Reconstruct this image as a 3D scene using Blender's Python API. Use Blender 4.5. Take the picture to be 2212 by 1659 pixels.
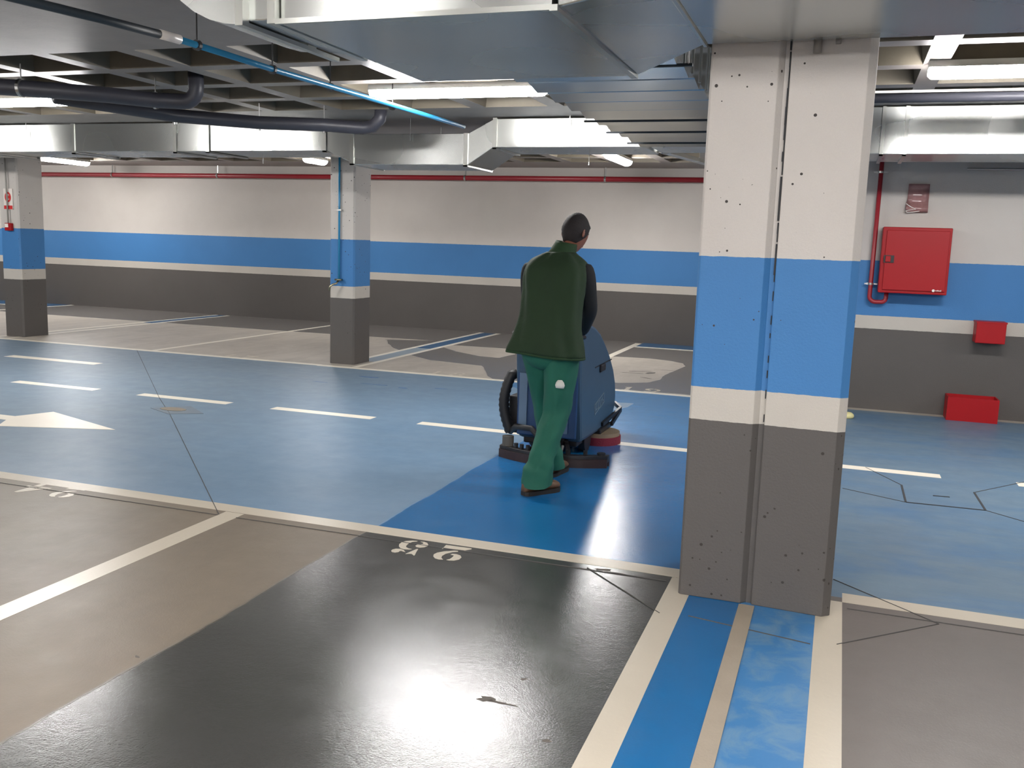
import bpy, math, random
import numpy as np
from mathutils import Vector, Matrix
for o in list(bpy.data.objects): bpy.data.objects.remove(o)
S = bpy.context.scene
COL = S.collection
PI = math.pi

# ------------------------------------------------------------------ camera
CAM_H = 1.55
F_PX, YAW, PITCH, ROLL = 2017.5, -0.33319, -0.15041, 0.03279
def cam_axes():
    cy, sy, cp, sp = math.cos(YAW), math.sin(YAW), math.cos(PITCH), math.sin(PITCH)
    f = Vector((sy*cp, cy*cp, sp)); r = Vector((cy, -sy, 0)); u = r.cross(f)
    cr, sr = math.cos(ROLL), math.sin(ROLL)
    return cr*r + sr*u, -sr*r + cr*u, f
RX, UX, FX = cam_axes()
cam = bpy.data.cameras.new('camera'); camo = bpy.data.objects.new('camera', cam); COL.objects.link(camo)
cam.sensor_width = 36; cam.lens = 36*F_PX/2212; cam.clip_start = .05
M = Matrix((RX, UX, -FX)).transposed().to_4x4(); M.translation = (0, 0, CAM_H); camo.matrix_world = M
S.camera = camo
def floor_at(x, y, z=0.0):
    d = FX + RX*((x-1106)/F_PX) - UX*((y-829.5)/F_PX)
    t = (z-CAM_H)/d.z
    return (d.x*t, d.y*t)

# ------------------------------------------------------------------ world and exposure
w = bpy.data.worlds.new('world'); S.world = w; w.use_nodes = True
bg = w.node_tree.nodes['Background']; bg.inputs[0].default_value = (.9, .95, 1, 1); bg.inputs[1].default_value = 0.02
S.view_settings.view_transform = 'Standard'; S.view_settings.look = 'None'
S.view_settings.exposure = 1.62; S.view_settings.gamma = 1; S.view_settings.use_curve_mapping = False
LAMP_STRENGTH = 42.0

# ------------------------------------------------------------------ materials
def lin(c):
    return tuple(((v/255)/12.92 if v/255 <= .04045 else ((v/255+.055)/1.055)**2.4) for v in c) + (1,)
def newmat(name):
    m = bpy.data.materials.new(name); m.use_nodes = True
    nt = m.node_tree; b = nt.nodes['Principled BSDF']
    return m, nt, b
def N(nt, t, **k):
    n = nt.nodes.new(t)
    for a, v in k.items(): setattr(n, a, v)
    return n
def L(nt, a, b): nt.links.new(a, b)
def math_(nt, op, a, b=None, c=None, clamp=False):
    n = N(nt, 'ShaderNodeMath', operation=op); n.use_clamp = clamp
    for i, v in enumerate((a, b, c)):
        if v is None: continue
        if isinstance(v, (int, float)): n.inputs[i].default_value = v
        else: L(nt, v, n.inputs[i])
    return n.outputs[0]
def mixc(nt, f, a, b, mode='MIX'):
    n = N(nt, 'ShaderNodeMix', data_type='RGBA', blend_type=mode)
    for s, v in ((0, f), (6, a), (7, b)):
        if isinstance(v, (int, float)): n.inputs[s].default_value = v
        elif isinstance(v, tuple): n.inputs[s].default_value = v
        else: L(nt, v, n.inputs[s])
    return n.outputs[2]
def noise(nt, scale, detail=3, rough=.5, vec=None, dist=0):
    n = N(nt, 'ShaderNodeTexNoise'); n.inputs['Scale'].default_value = scale
    n.inputs['Detail'].default_value = detail; n.inputs['Roughness'].default_value = rough
    n.inputs['Distortion'].default_value = dist
    if vec is not None: L(nt, vec, n.inputs['Vector'])
    return n.outputs['Fac']
def geopos(nt):
    g = N(nt, 'ShaderNodeNewGeometry'); return g.outputs['Position']
def mapped(nt, vec, sc):
    m = N(nt, 'ShaderNodeMapping'); m.inputs['Scale'].default_value = sc; L(nt, vec, m.inputs['Vector']); return m.outputs[0]
def bump(nt, b, h, strength, dist=.01):
    n = N(nt, 'ShaderNodeBump'); n.inputs['Strength'].default_value = strength; n.inputs['Distance'].default_value = dist
    L(nt, h, n.inputs['Height']); L(nt, n.outputs[0], b.inputs['Normal'])
def simple(name, rgb, rough=.5, metal=0, var=.12, scale=8, bmp=0, bscale=60, spec=.5):
    m, nt, b = newmat(name); p = geopos(nt)
    c = lin(rgb); f = noise(nt, scale, 4, .6, p)
    dark = tuple(v*(1-var) for v in c[:3])+(1,); lite = tuple(min(1, v*(1+var)) for v in c[:3])+(1,)
    L(nt, mixc(nt, f, dark, lite), b.inputs['Base Color'])
    b.inputs['Roughness'].default_value = rough; b.inputs['Metallic'].default_value = metal
    b.inputs['Specular IOR Level'].default_value = spec
    if bmp: bump(nt, b, noise(nt, bscale, 3, .6, p), bmp, .004)
    return m

WHITE_P = (205, 199, 192); BLUE_P = (66, 126, 184); GREY_P = (92, 88, 85)
def band_mat(name, z1, z2, z3, spots=False):
    m, nt, b = newmat(name); p = geopos(nt)
    sx = N(nt, 'ShaderNodeSeparateXYZ'); L(nt, p, sx.inputs[0]); z = sx.outputs[2]
    zj = math_(nt, 'ADD', z, math_(nt, 'MULTIPLY', math_(nt, 'SUBTRACT', noise(nt, 30, 2, .5, p), .5), .006))
    a1 = math_(nt, 'GREATER_THAN', zj, z1); a2 = math_(nt, 'GREATER_THAN', zj, z2); a3 = math_(nt, 'GREATER_THAN', zj, z3)
    c = mixc(nt, a3, lin(GREY_P), lin((196, 190, 180)))
    c = mixc(nt, a2, c, lin(BLUE_P)); c = mixc(nt, a1, c, lin(WHITE_P))
    f = noise(nt, 1.3, 4, .6, p)
    c = mixc(nt, math_(nt, 'MULTIPLY', f, .30), c, lin((160, 150, 146)), 'MULTIPLY')
    f2 = noise(nt, 220, 2, .6, p)
    c = mixc(nt, math_(nt, 'MULTIPLY', f2, .10), c, (0.1, .1, .1, 1), 'MULTIPLY')
    hs = noise(nt, 90, 4, .7, p)
    if spots:
        v = N(nt, 'ShaderNodeTexVoronoi'); v.inputs['Scale'].default_value = 17; sp_ = N(nt, 'ShaderNodeCombineXYZ'); L(nt, math_(nt, 'ADD', sx.outputs[0], sx.outputs[1]), sp_.inputs[0]); L(nt, z, sp_.inputs[1]); v.voronoi_dimensions = '2D'; L(nt, sp_.outputs[0], v.inputs['Vector'])
        gate = math_(nt, 'GREATER_THAN', noise(nt, 2.4, 2, .5, p), .53)
        wn = N(nt, 'ShaderNodeTexWhiteNoise'); L(nt, v.outputs['Color'], wn.inputs['Vector'])
        thr = math_(nt, 'MULTIPLY', math_(nt, 'POWER', wn.outputs['Value'], 3), .12)
        sp = math_(nt, 'MULTIPLY', math_(nt, 'LESS_THAN', v.outputs['Distance'], thr), gate)
        c = mixc(nt, sp, c, lin((52, 46, 42)))
        hs = math_(nt, 'SUBTRACT', hs, sp)
    L(nt, c, b.inputs['Base Color'])
    b.inputs['Roughness'].default_value = .55; b.inputs['Specular IOR Level'].default_value = .35
    bump(nt, b, hs, .5, .004)
    return m
M_WALL = band_mat('banded_wall_paint', 1.49, .945, .815)
M_COL = band_mat('banded_pillar_paint', 1.52, .955, .81, True)

# floor paint; 'sweep' is a signed distance to the edge of the scrubbed area (positive = scrubbed)
def floor_mat(name, zones=True, base=None):
    m, nt, b = newmat(name); p = geopos(nt)
    sx = N(nt, 'ShaderNodeSeparateXYZ'); L(nt, p, sx.inputs[0]); X, Y = sx.outputs[0], sx.outputs[1]
    at = N(nt, 'ShaderNodeAttribute'); at.attribute_name = 'sweep'
    sd = math_(nt, 'ADD', at.outputs['Fac'], math_(nt, 'MULTIPLY', math_(nt, 'SUBTRACT', noise(nt, 3, 3, .6, p), .5), .05))
    clean = N(nt, 'ShaderNodeMapRange', interpolation_type='SMOOTHSTEP')
    L(nt, sd, clean.inputs[0]); clean.inputs[1].default_value = -.012; clean.inputs[2].default_value = .02
    cl = clean.outputs[0]
    lane = math_(nt, 'MULTIPLY', math_(nt, 'GREATER_THAN', Y, 4.345), math_(nt, 'LESS_THAN', Y, 9.87))
    st = math_(nt, 'MULTIPLY', math_(nt, 'LESS_THAN', Y, 4.345),
               math_(nt, 'MULTIPLY', math_(nt, 'GREATER_THAN', X, -.56), math_(nt, 'LESS_THAN', X, .03)))
    blue = math_(nt, 'ADD', lane, st, clamp=True)
    # dust varies in big blotches with fine streaks along the lane
    n1 = noise(nt, .55, 4, .55, p); n2 = noise(nt, 1, 5, .65, mapped(nt, p, (1.2, 7, 1)))
    n3 = noise(nt, 6, 4, .6, p)
    right = N(nt, 'ShaderNodeMapRange'); L(nt, X, right.inputs[0]); right.inputs[1].default_value = -1.2; right.inputs[2].default_value = -.1
    rt = right.outputs[0]
    left = N(nt, 'ShaderNodeMapRange'); L(nt, X, left.inputs[0]); left.inputs[1].default_value = -3.0; left.inputs[2].default_value = -6.0
    db = mixc(nt, left.outputs[0], lin((102, 133, 160)), lin((114, 134, 150)))
    db = mixc(nt, rt, db, lin((98, 122, 140)))
    streak = math_(nt, 'MULTIPLY', math_(nt, 'SUBTRACT', n2, .38, clamp=True), 1.6, clamp=True)
    db = mixc(nt, math_(nt, 'MULTIPLY', streak, math_(nt, 'ADD', math_(nt, 'MULTIPLY', rt, .5), .22)), db, lin((62, 98, 132)))
    db = mixc(nt, math_(nt, 'MULTIPLY', n1, .25), db, lin((130, 127, 122)))
    n4 = noise(nt, 1, 5, .7, mapped(nt, p, (.8, 2.6, 1)), .6)
    blot = math_(nt, 'MULTIPLY', math_(nt, 'SUBTRACT', n4, .47, clamp=True), 5, clamp=True)
    db = mixc(nt, math_(nt, 'MULTIPLY', blot, math_(nt, 'ADD', math_(nt, 'MULTIPLY', rt, .38), .10)), db, lin((58, 104, 148)))
    sb = mixc(nt, math_(nt, 'MULTIPLY', math_(nt, 'SUBTRACT', noise(nt, 7, 5, .65, p, .8), .44, clamp=True), 5, clamp=True), lin((62, 118, 168)), lin((96, 134, 166)))
    db = mixc(nt, st, db, sb)
    cb = mixc(nt, n1, lin((10, 92, 150)), lin((22, 106, 162)))
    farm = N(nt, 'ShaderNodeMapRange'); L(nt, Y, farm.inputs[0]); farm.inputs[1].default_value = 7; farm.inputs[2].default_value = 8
    cb = mixc(nt, math_(nt, 'MULTIPLY', farm.outputs[0], .45), cb, lin((72, 140, 190)))  # lighter far end, partly a floor reflection mixed into the scrubbed blue
    dg = mixc(nt, rt, lin((120, 108, 92)), lin((100, 93, 87)))
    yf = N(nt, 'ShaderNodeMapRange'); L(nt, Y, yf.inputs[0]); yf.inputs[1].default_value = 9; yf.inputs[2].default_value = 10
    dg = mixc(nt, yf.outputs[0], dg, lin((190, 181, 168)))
    dg = mixc(nt, math_(nt, 'MULTIPLY', n1, .3), dg, lin((112, 106, 100)))
    n5 = noise(nt, 1, 5, .65, mapped(nt, p, (3, 1, 1)), .5)
    dg = mixc(nt, math_(nt, 'MULTIPLY', math_(nt, 'SUBTRACT', n5, .4, clamp=True), .9), dg, lin((96, 88, 80)))
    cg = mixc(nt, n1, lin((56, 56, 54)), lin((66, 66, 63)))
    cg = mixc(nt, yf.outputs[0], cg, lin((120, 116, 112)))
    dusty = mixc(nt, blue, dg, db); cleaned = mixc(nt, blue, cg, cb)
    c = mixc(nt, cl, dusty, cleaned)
    c = mixc(nt, math_(nt, 'MULTIPLY', n3, .12), c, (.25, .22, .2, 1), 'MULTIPLY')
    L(nt, c, b.inputs['Base Color'])
    r = math_(nt, 'ADD', math_(nt, 'MULTIPLY', cl, -.20), .40)
    r = math_(nt, 'ADD', r, math_(nt, 'MULTIPLY', math_(nt, 'SUBTRACT', n3, .5), .16))
    L(nt, r, b.inputs['Roughness'])
    sp = math_(nt, 'ADD', math_(nt, 'MULTIPLY', cl, .60), .22)
    L(nt, sp, b.inputs['Specular IOR Level'])
    h = math_(nt, 'ADD', noise(nt, 130, 3, .6, p), math_(nt, 'MULTIPLY', noise(nt, 30, 2, .5, p), .8))
    bump(nt, b, h, .34, .0016)
    return m
M_FLOOR = floor_mat('epoxy_floor')
M_LINE = simple('cream_line_paint', (188, 178, 160), .3, bmp=.2, bscale=50, var=.07, scale=3)
M_LINE2 = simple('bright_cream_paint', (226, 218, 202), .35, bmp=.2, bscale=50, var=.05, scale=3)
M_BAYBLUE = simple('bay_blue_paint', (48, 96, 138), .25, var=.1)
M_BAYPALE = simple('bay_pale_blue_paint', (142, 156, 166), .3, var=.1)
M_JOINTSTRIP = simple('joint_sealant', (152, 140, 124), .6, bmp=.4, bscale=80)
M_GAP = simple('dark_joint', (48, 48, 50), .8)
M_JOINT = simple('fine_saw_joint', (74, 72, 70), .8)
M_CHIP = simple('exposed_screed', (96, 90, 84), .75, bmp=.6)
M_COFFER = simple('shaded_coffer_concrete', (108, 100, 86), .6, var=.25, scale=3, bmp=.3, bscale=30)  # shade of the deep recesses put into a darker concrete colour
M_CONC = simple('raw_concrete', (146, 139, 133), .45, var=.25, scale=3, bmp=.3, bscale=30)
def duct_mat(name, base=(206, 208, 206), r0=.2, an=.85):
    m, nt, b = newmat(name); p = geopos(nt)
    v = N(nt, 'ShaderNodeTexVoronoi'); v.inputs['Scale'].default_value = 28; L(nt, p, v.inputs['Vector'])
    f = noise(nt, 1.2, 1, .4, p)
    L(nt, mixc(nt, noise(nt, 1.5, 1, .4, p), lin(base), lin((180, 181, 176))), b.inputs['Base Color'])
    b.inputs['Metallic'].default_value = .95; b.inputs['Anisotropic'].default_value = an
    tg = N(nt, 'ShaderNodeCombineXYZ'); tg.inputs[1].default_value = .6; tg.inputs[2].default_value = .8; L(nt, tg.outputs[0], b.inputs['Tangent'])
    rr = math_(nt, 'ADD', math_(nt, 'MULTIPLY', f, .14), r0); L(nt, rr, b.inputs['Roughness'])
    return m
M_DUCT = duct_mat('galvanised_sheet'); M_RIB = duct_mat('galvanised_ribbed', (188, 192, 196), .13, 0); M_FLANGE = duct_mat('galvanised_flange', (205, 206, 200), .24)
M_STEEL = simple('zinc_plated_steel', (190, 190, 188), .3, 1)
M_PVC = simple('dark_grey_pipe', (62, 62, 70), .42)
M_BPIPE = simple('blue_pipe', (44, 132, 176), .3)
M_DPIPE = simple('dark_conduit', (36, 44, 50), .5)
M_RPIPE = simple('red_pipe_paint', (148, 34, 44), .4, var=.08)
M_RED = simple('red_enamel', (156, 8, 18), .45, spec=.3, var=.05)
M_REDIN = simple('red_enamel_shadow_side', (150, 18, 26), .5)
M_BLACK = simple('black_rubber', (26, 25, 27), .5, bmp=.2)
M_BLACKP = simple('black_plastic', (34, 32, 34), .38)
M_SCRUB = simple('slate_blue_plastic', (58, 82, 104), .42, var=.1, bmp=.12, bscale=150)
M_SCRUBD = simple('deep_blue_plastic', (28, 62, 106), .45, var=.1)
M_PALEP = simple('pale_grey_plastic', (150, 158, 152), .4)
M_BRUSHTOP = simple('tan_brush_disc', (128, 112, 92), .6); M_BRUSHRIM = simple('maroon_bristles', (112, 22, 44), .8, bmp=.6)
M_HOUSING = simple('lamp_housing', (196, 196, 192), .45)
M_SIGN = simple('sign_white', (222, 214, 206), .35, var=.03); M_SIGNRED = simple('sign_red', (196, 44, 44), .35, var=.04)
M_POSTER = simple('faded_red_sign', (150, 110, 108), .18, var=.35, scale=16)
M_FOAM = simple('pale_yellow_foam', (214, 206, 150), .7)
M_SKIN = simple('skin', (132, 84, 66), .5, var=.1, scale=30)
M_HAIR = simple('dark_hair', (28, 20, 20), .75, bmp=.9, bscale=220, var=.3, scale=90)
M_VEST = simple('green_vest_cloth', (25, 47, 22), .85, var=.25, scale=6, bmp=1, bscale=14)
M_VESTD = simple('green_collar', (27, 54, 26), .85)
M_TROU = simple('green_work_trousers', (20, 88, 70), .8, var=.18, scale=5, bmp=1, bscale=12)
M_SHIRT = simple('black_jersey', (17, 19, 22), .85, bmp=.3)
M_SHOE = simple('brown_work_shoe', (92, 66, 44), .6); M_SOLE = simple('dark_sole', (30, 26, 24), .7)
M_TISSUE = simple('white_paper', (205, 202, 194), .8)
def emis(name, col, s):
    m, nt, b = newmat(name); b.inputs['Base Color'].default_value = col; b.inputs['Roughness'].default_value = .4
    b.inputs['Emission Color'].default_value = col; b.inputs['Emission Strength'].default_value = s; return m
M_LAMP = emis('lit_diffuser', (1.0, .98, .965, 1), LAMP_STRENGTH)

# ------------------------------------------------------------------ mesh helpers
class MB:
    def __init__(s): s.v = []; s.f = []; s.mi = []; s.m = 0
    def face(s, idx): s.f.append(tuple(idx)); s.mi.append(s.m)
    def box(s, a, b, M=None):
        (x0, y0, z0), (x1, y1, z1) = a, b; n = len(s.v)
        P = [(x0,y0,z0),(x1,y0,z0),(x1,y1,z0),(x0,y1,z0),(x0,y0,z1),(x1,y0,z1),(x1,y1,z1),(x0,y1,z1)]
        if M is not None: P = [tuple(M @ Vector(q)) for q in P]
        s.v += P
        for q in ((0,3,2,1),(4,5,6,7),(0,1,5,4),(1,2,6,5),(2,3,7,6),(3,0,4,7)): s.face([n+i for i in q])
        return s
    def bar(s, a, b, wx, wz, up=(0, 0, 1)):
        a = Vector(a); b = Vector(b); d = (b-a); l = d.length; d.normalize(); u = Vector(up)
        r = d.cross(u).normalized(); u = r.cross(d)
        Mx = Matrix((r, d, u)).transposed().to_4x4(); Mx.translation = a
        return s.box((-wx/2, 0, -wz/2), (wx/2, l, wz/2), Mx)
    def prism(s, poly, lo, hi, axis='z'):
        # poly in the plane across the axis: z -> (x,y); y -> (x,z); x -> (y,z)
        n = len(s.v); k = len(poly)
        def mk(p, t): return {'z': (p[0], p[1], t), 'y': (p[0], t, p[1]), 'x': (t, p[0], p[1])}[axis]
        s.v += [mk(p, lo) for p in poly] + [mk(p, hi) for p in poly]
        s.face([n+i for i in range(k)][::-1]); s.face([n+k+i for i in range(k)])
        for i in range(k): j = (i+1) % k; s.face((n+i, n+j, n+k+j, n+k+i))
        return s
    def loft(s, rings, closed=True, cap=True):
        k = len(rings[0]); n = len(s.v)
        for r in rings: s.v += [tuple(p) for p in r]
        for a in range(len(rings)-1):
            for i in range(k if closed else k-1):
                j = (i+1) % k
                s.face((n+a*k+i, n+a*k+j, n+(a+1)*k+j, n+(a+1)*k+i))
        if cap:
            s.face([n+i for i in range(k)][::-1]); s.face([n+(len(rings)-1)*k+i for i in range(k)])
        return s
    def tube(s, pts, r, n=12, cap=True, ref=(0, 0, 1)):
        pts = [Vector(p) for p in pts]; rings = []
        rr = r if isinstance(r, (list, tuple)) else [r]*len(pts)
        u = None
        for i, p in enumerate(pts):
            d = (pts[min(i+1, len(pts)-1)] - pts[max(i-1, 0)]).normalized()
            if u is None:
                rf = Vector(ref)
                if abs(rf.dot(d)) > .95: rf = Vector((1, 0, 0))
                u = (rf - d*rf.dot(d)).normalized()
            else: u = (u - d*u.dot(d)).normalized()
            w_ = d.cross(u); R_ = rr[i]
            ra, rb = R_ if isinstance(R_, tuple) else (R_, R_)
            rings.append([p + u*(math.cos(t)*ra) + w_*(math.sin(t)*rb) for t in [2*PI*q/n for q in range(n)]])
        return s.loft(rings, True, cap)
    def cyl(s, a, b, r, n=20): return s.tube([a, b], r, n)
    def build(s, name, mats, parent=None, smooth=False, bevel=0, auto=None):
        me = bpy.data.meshes.new(name); me.from_pydata(s.v, [], s.f)
        if not isinstance(mats, (list, tuple)): mats = [mats]
        for m in mats: me.materials.append(m)
        for p, i in zip(me.polygons, s.mi): p.material_index = i
        import bmesh
        bm = bmesh.new(); bm.from_mesh(me); bmesh.ops.recalc_face_normals(bm, faces=bm.faces); bm.to_mesh(me); bm.free()
        if smooth:
            for p in me.polygons: p.use_smooth = True
            if auto: me.set_sharp_from_angle(angle=math.radians(auto))
        o = bpy.data.objects.new(name, me); COL.objects.link(o)
        if bevel:
            md = o.modifiers.new('bevel', 'BEVEL'); md.width = bevel; md.segments = 2; md.limit_method = 'ANGLE'; md.angle_limit = math.radians(35)
        if parent is not None:
            o.parent = parent; o.location = o.location - parent.matrix_basis.translation
        return o
def tag(o, label=None, cat=None, group=None, kind=None):
    if label: o['label'] = label
    if cat: o['category'] = cat
    if group: o['group'] = group
    if kind: o['kind'] = kind
    return o
def thing(name, label, cat, loc=(0, 0, 0), group=None):
    o = bpy.data.objects.new(name, None); o.empty_display_size = .1; COL.objects.link(o); o.location = loc
    return tag(o, label, cat, group)
def arc(c, r, a0, a1, n, plane='xy', w=0):
    out = []
    for i in range(n+1):
        t = a0+(a1-a0)*i/n; out.append((c[0]+r*math.cos(t), c[1]+r*math.sin(t)))
    return out

SLAB = 2.78
# ------------------------------------------------------------------ floor with the scrubbed area
def px(pts, z=0): return [floor_at(x, y, z) for x, y in pts]
clean_polys = [
    [(-3.62, 9.95), (-3.45, 9.7), (-3.18, 9.37), (-2.85, 8.9), (-2.55, 8.3), (-2.4, 7.5), (-2.28, 6.9), (-2.285, 6.2), (-2.28, 4.5), (-2.29, 3.6),
     (-2.28, 2.9), (-2.29, 2.4), (-2.31, 1.0), (-2.3, -3), (-.30, -3), (-.30, 4.4), (-.35, 9.95)],
    [(-18.9, 13.0), (-13.6, 13.05), (-8.94, 13.12), (-5.9, 13.25)] + px([(785, 732), (835, 734)]) + px([(838, 742), (850, 752), (870, 760), (890, 768), (930, 778), (985, 784), (1040, 790), (1047, 800), (1052, 812), (1068, 822)])
    + [(-3.3, 9.95), (-.4, 9.95), (-.4, 15), (-18.9, 15)],
]
dusty_polys = [
    px([(950, 744), (985, 746), (1050, 750), (1118, 755), (1112, 765), (1076, 773), (1035, 769), (985, 759), (958, 750)]),
    px([(1230, 764), (1325, 770), (1400, 774), (1450, 780), (1474, 785), (1479, 791), (1462, 799), (1435, 810), (1425, 820), (1400, 826), (1340, 827), (1250, 823), (1215, 800)]),
    [(-2.6, 9.05), (-2.0, 9.06), (-1.86, 9.10), (-1.87, 8.85), (-1.93, 8.65), (-2.2, 8.5), (-2.6, 8.5)],
]
def sdf(poly, P):
    A = np.array(poly, float); B = np.roll(A, -1, 0)
    d = np.full(len(P), 1e9); inside = np.zeros(len(P), bool)
    for a, b in zip(A, B):
        e = b-a; v = P-a; t = np.clip((v@e)/(e@e+1e-12), 0, 1)
        d = np.minimum(d, np.hypot(*(v-t[:, None]*e).T))
        c = (a[1] > P[:, 1]) != (b[1] > P[:, 1])
        xx = a[0]+(P[:, 1]-a[1])*(b[0]-a[0])/(b[1]-a[1]+1e-12)
        inside ^= c & (P[:, 0] < xx)
    return np.where(inside, d, -d)
def make_floor():
    xs = np.concatenate([np.arange(-19, -15.5, .25), np.arange(-15.5, .6, .05), np.arange(.6, 6.01, .3)])
    ys = np.concatenate([np.arange(-5, 1.5, .25), np.arange(1.5, 15.01, .05)]); ys[-1] = 15.0; xs[-1] = 6.0
    XX, YY = np.meshgrid(xs, ys); P = np.stack([XX.ravel(), YY.ravel()], 1)
    c = np.maximum(sdf(clean_polys[0], P), sdf(clean_polys[1], P))
    for q in dusty_polys: c = np.minimum(c, -sdf(q, P))
    c = np.clip(c, -.3, .3)
    nx, ny = len(xs), len(ys)
    me = bpy.data.meshes.new('floor')
    V = np.zeros((nx*ny, 3), np.float32); V[:, :2] = P
    i = (np.arange(ny-1)[:, None]*nx+np.arange(nx-1)[None, :]).ravel()
    F = np.stack([i, i+1, i+nx+1, i+nx], 1).astype(np.int32)
    me.vertices.add(len(V)); me.vertices.foreach_set('co', V.ravel())
    me.loops.add(F.size); me.loops.foreach_set('vertex_index', F.ravel())
    me.polygons.add(len(F)); me.polygons.foreach_set('loop_start', (np.arange(len(F))*4).astype(np.int32))
    me.update(calc_edges=True)
    a = me.attributes.new('sweep', 'FLOAT', 'POINT'); a.data.foreach_set('value', c.astype(np.float32))
    me.materials.append(M_FLOOR)
    o = bpy.data.objects.new('floor', me); COL.objects.link(o)
    return tag(o, kind='structure')
FLOOR = make_floor()
def flat(name, poly, mat, z=.001, label=None, parent=None):
    o = MB().prism(poly, 0.0, z).build(name, mat, parent or FLOOR)
    if label: o['label'] = label
    return o
def rect(x0, y0, x1, y1): return [(x0, y0), (x1, y0), (x1, y1), (x0, y1)]
flat('lane_line', rect(-19, 4.292, -.58, 4.41), M_LINE, label='long cream line between the blue lane and the near bays')
flat('lane_line', rect(.12, 4.285, 6, 4.405), M_LINE, label='cream lane line right of the near pillar')
flat('lane_line', rect(-19, 9.82, -5.9, 9.93), M_LINE2, label='cream line along the far edge of the blue lane, left of the middle pillar')
flat('lane_line', rect(-5.9, 9.80, -.45, 9.91), M_LINE2, label='cream line along the far edge of the blue lane, behind the cleaner')
for x in (-3.1, -5.6, -8.1, -10.6): flat('bay_line', rect(x-.06, -4, x+.06, 4.285), M_LINE)
flat('bay_line', rect(-.645, -4, -.535, 4.285), M_LINE, label='cream line left of the near pillar')
flat('bay_line', rect(.01, -4, .12, 4.285), M_LINE, label='cream line right of the near pillar')
flat('joint_strip', rect(-.312, -4, -.245, 4.065), M_JOINTSTRIP, .004, 'tan sealed joint running from the near pillar between blue strips')
for a, b in ((-5.79, -5.71), (-5.49, -5.41), (-8.45, -8.37), (-11.20, -11.13), (-10.95, -10.88)):
    flat('bay_line', rect(a, 9.93 if a != -5.79 else 10.4, b, 14.95), M_LINE2)
flat('bay_line', rect(-3.06, 9.91, -2.96, 14.9), M_LINE2); flat('bay_line', rect(-14.75, 9.93, -14.66, 15), M_LINE2)
flat('bay_line', rect(-2.98, 14.30, -.5, 14.42), M_LINE2, label='cream cross line at the back wall right of the cleaner')
flat('bay_line', rect(-19, 14.25, -14.7, 14.33), M_LINE2)
flat('blue_strip', rect(-5.71, 12.2, -5.49, 14.9), M_BAYBLUE, .0015, 'scrubbed dark blue strip between two far bay lines')
flat('blue_strip', rect(-5.71, 10.5, -5.49, 12.2), M_BAYPALE, .0015, 'dusty pale blue strip between two far bay lines')
flat('blue_strip', rect(-11.13, 12.9, -10.95, 14.95), M_BAYBLUE, .0015)
flat('blue_strip', rect(-2.95, 14.42, -.5, 15), M_BAYBLUE, .0015, 'dark blue patch along the back wall right of the cleaner')
flat('blue_strip', rect(-19, 14.35, -14.76, 15), M_BAYBLUE, .0015)
for x0, x1 in ((-12.3, -11.2), (-10.8, -9.7), (-9.3, -8.2), (-7.78, -6.75), (-6.23, -5.22), (-4.75, -3.74), (-3.3, -2.25), (-1.62, -.72), (-.25, .78), (1.27, 2.3)):
    flat('lane_dash', rect(x0, 7.09, x1, 7.21), M_LINE2)
for x1 in (-8.05, -9.8): flat('lane_dash', rect(x1-1.35, 8.49, x1, 8.64), M_LINE2)
flat('direction_arrow', [(-9.5, 5.76), (-6.33, 5.80), (-6.22, 6.09), (-5.26, 5.75), (-6.13, 5.45), (-6.27, 5.66), (-9.5, 5.62)], M_LINE2, .0025, 'cream painted arrow pointing right in the blue lane')

# bay numbers, stencilled
def trace(pts): return [(fx, fy-.045) for fx, fy in (floor_at(840+x/11.06, 1140+y/11.06) for x, y in pts)]
G5 = [trace([(775,258),(640,252),(500,260),(400,290),(340,335),(332,380),(370,425),(450,450),(560,458),(640,450),(560,435),(505,405),(505,370),(560,320),(650,280),(760,270)]),
      trace([(845,275),(900,300),(915,325),(860,338),(760,350),(722,372),(750,400),(830,415),(930,408),(1010,380),(1028,345),(1000,305),(930,282)]),
      trace([(150,490),(180,460),(260,442),(380,448),(450,475),(485,518),(440,508),(390,490),(355,495),(320,520),(240,530),(170,518)]),
      trace([(790,450),(750,450),(490,562),(560,558),(630,560),(665,580),(690,602),(712,590),(745,520)])]
G2 = [trace([(1450,355),(2055,435),(2050,455),(1900,482),(1780,465),(1430,430),(1350,440),(1400,405)]),
      trace([(1735,495),(1640,488),(1400,505),(1240,535),(1160,575),(1150,620),(1190,665),(1280,692),(1380,695),(1340,655),(1355,610),(1440,560),(1600,520),(1735,512)]),
      trace([(1560,580),(1640,600),(1600,645),(1540,685),(1460,702),(1520,715),(1640,718),(1760,695),(1818,645),(1790,600),(1700,572),(1600,563)])]
def glyph(polys, dx, dy, rot180, parent, name, label=None, z=.0012):
    m = MB()
    for q in polys: m.prism([(x+dx, y+dy) for x, y in q], 0, z)
    return m.build(name, M_LINE, parent)
def center(ps):
    a = np.array([p for q in ps for p in q]); return (a.min(0)+a.max(0))/2
def local(polys, sx, sy, cx, cy): return [[(cx+(x-.5)*sx, cy+(y-.5)*sy) for x, y in q] for q in polys]
L4 = [[(.55,0),(.8,0),(.8,.28),(.55,.28)], [(.55,.36),(.8,.36),(.8,1),(.66,1),(.1,.36),(.42,.36),(.55,.55)], [(.85,.30),(1,.30),(1,.40),(.85,.40)], [(0,.24),(.47,.24),(.47,.32),(.05,.32)]]
L1 = [[(.35,.1),(.65,.1),(.65,1),(.5,1),(.2,.85),(.2,.8),(.35,.83)], [(.2,0),(.8,0),(.8,.07),(.2,.07)]]
L7 = [[(.05,.82),(.95,.82),(.95,1),(.05,1)], [(.62,.78),(.92,.78),(.55,0),(.25,0)]]
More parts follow.
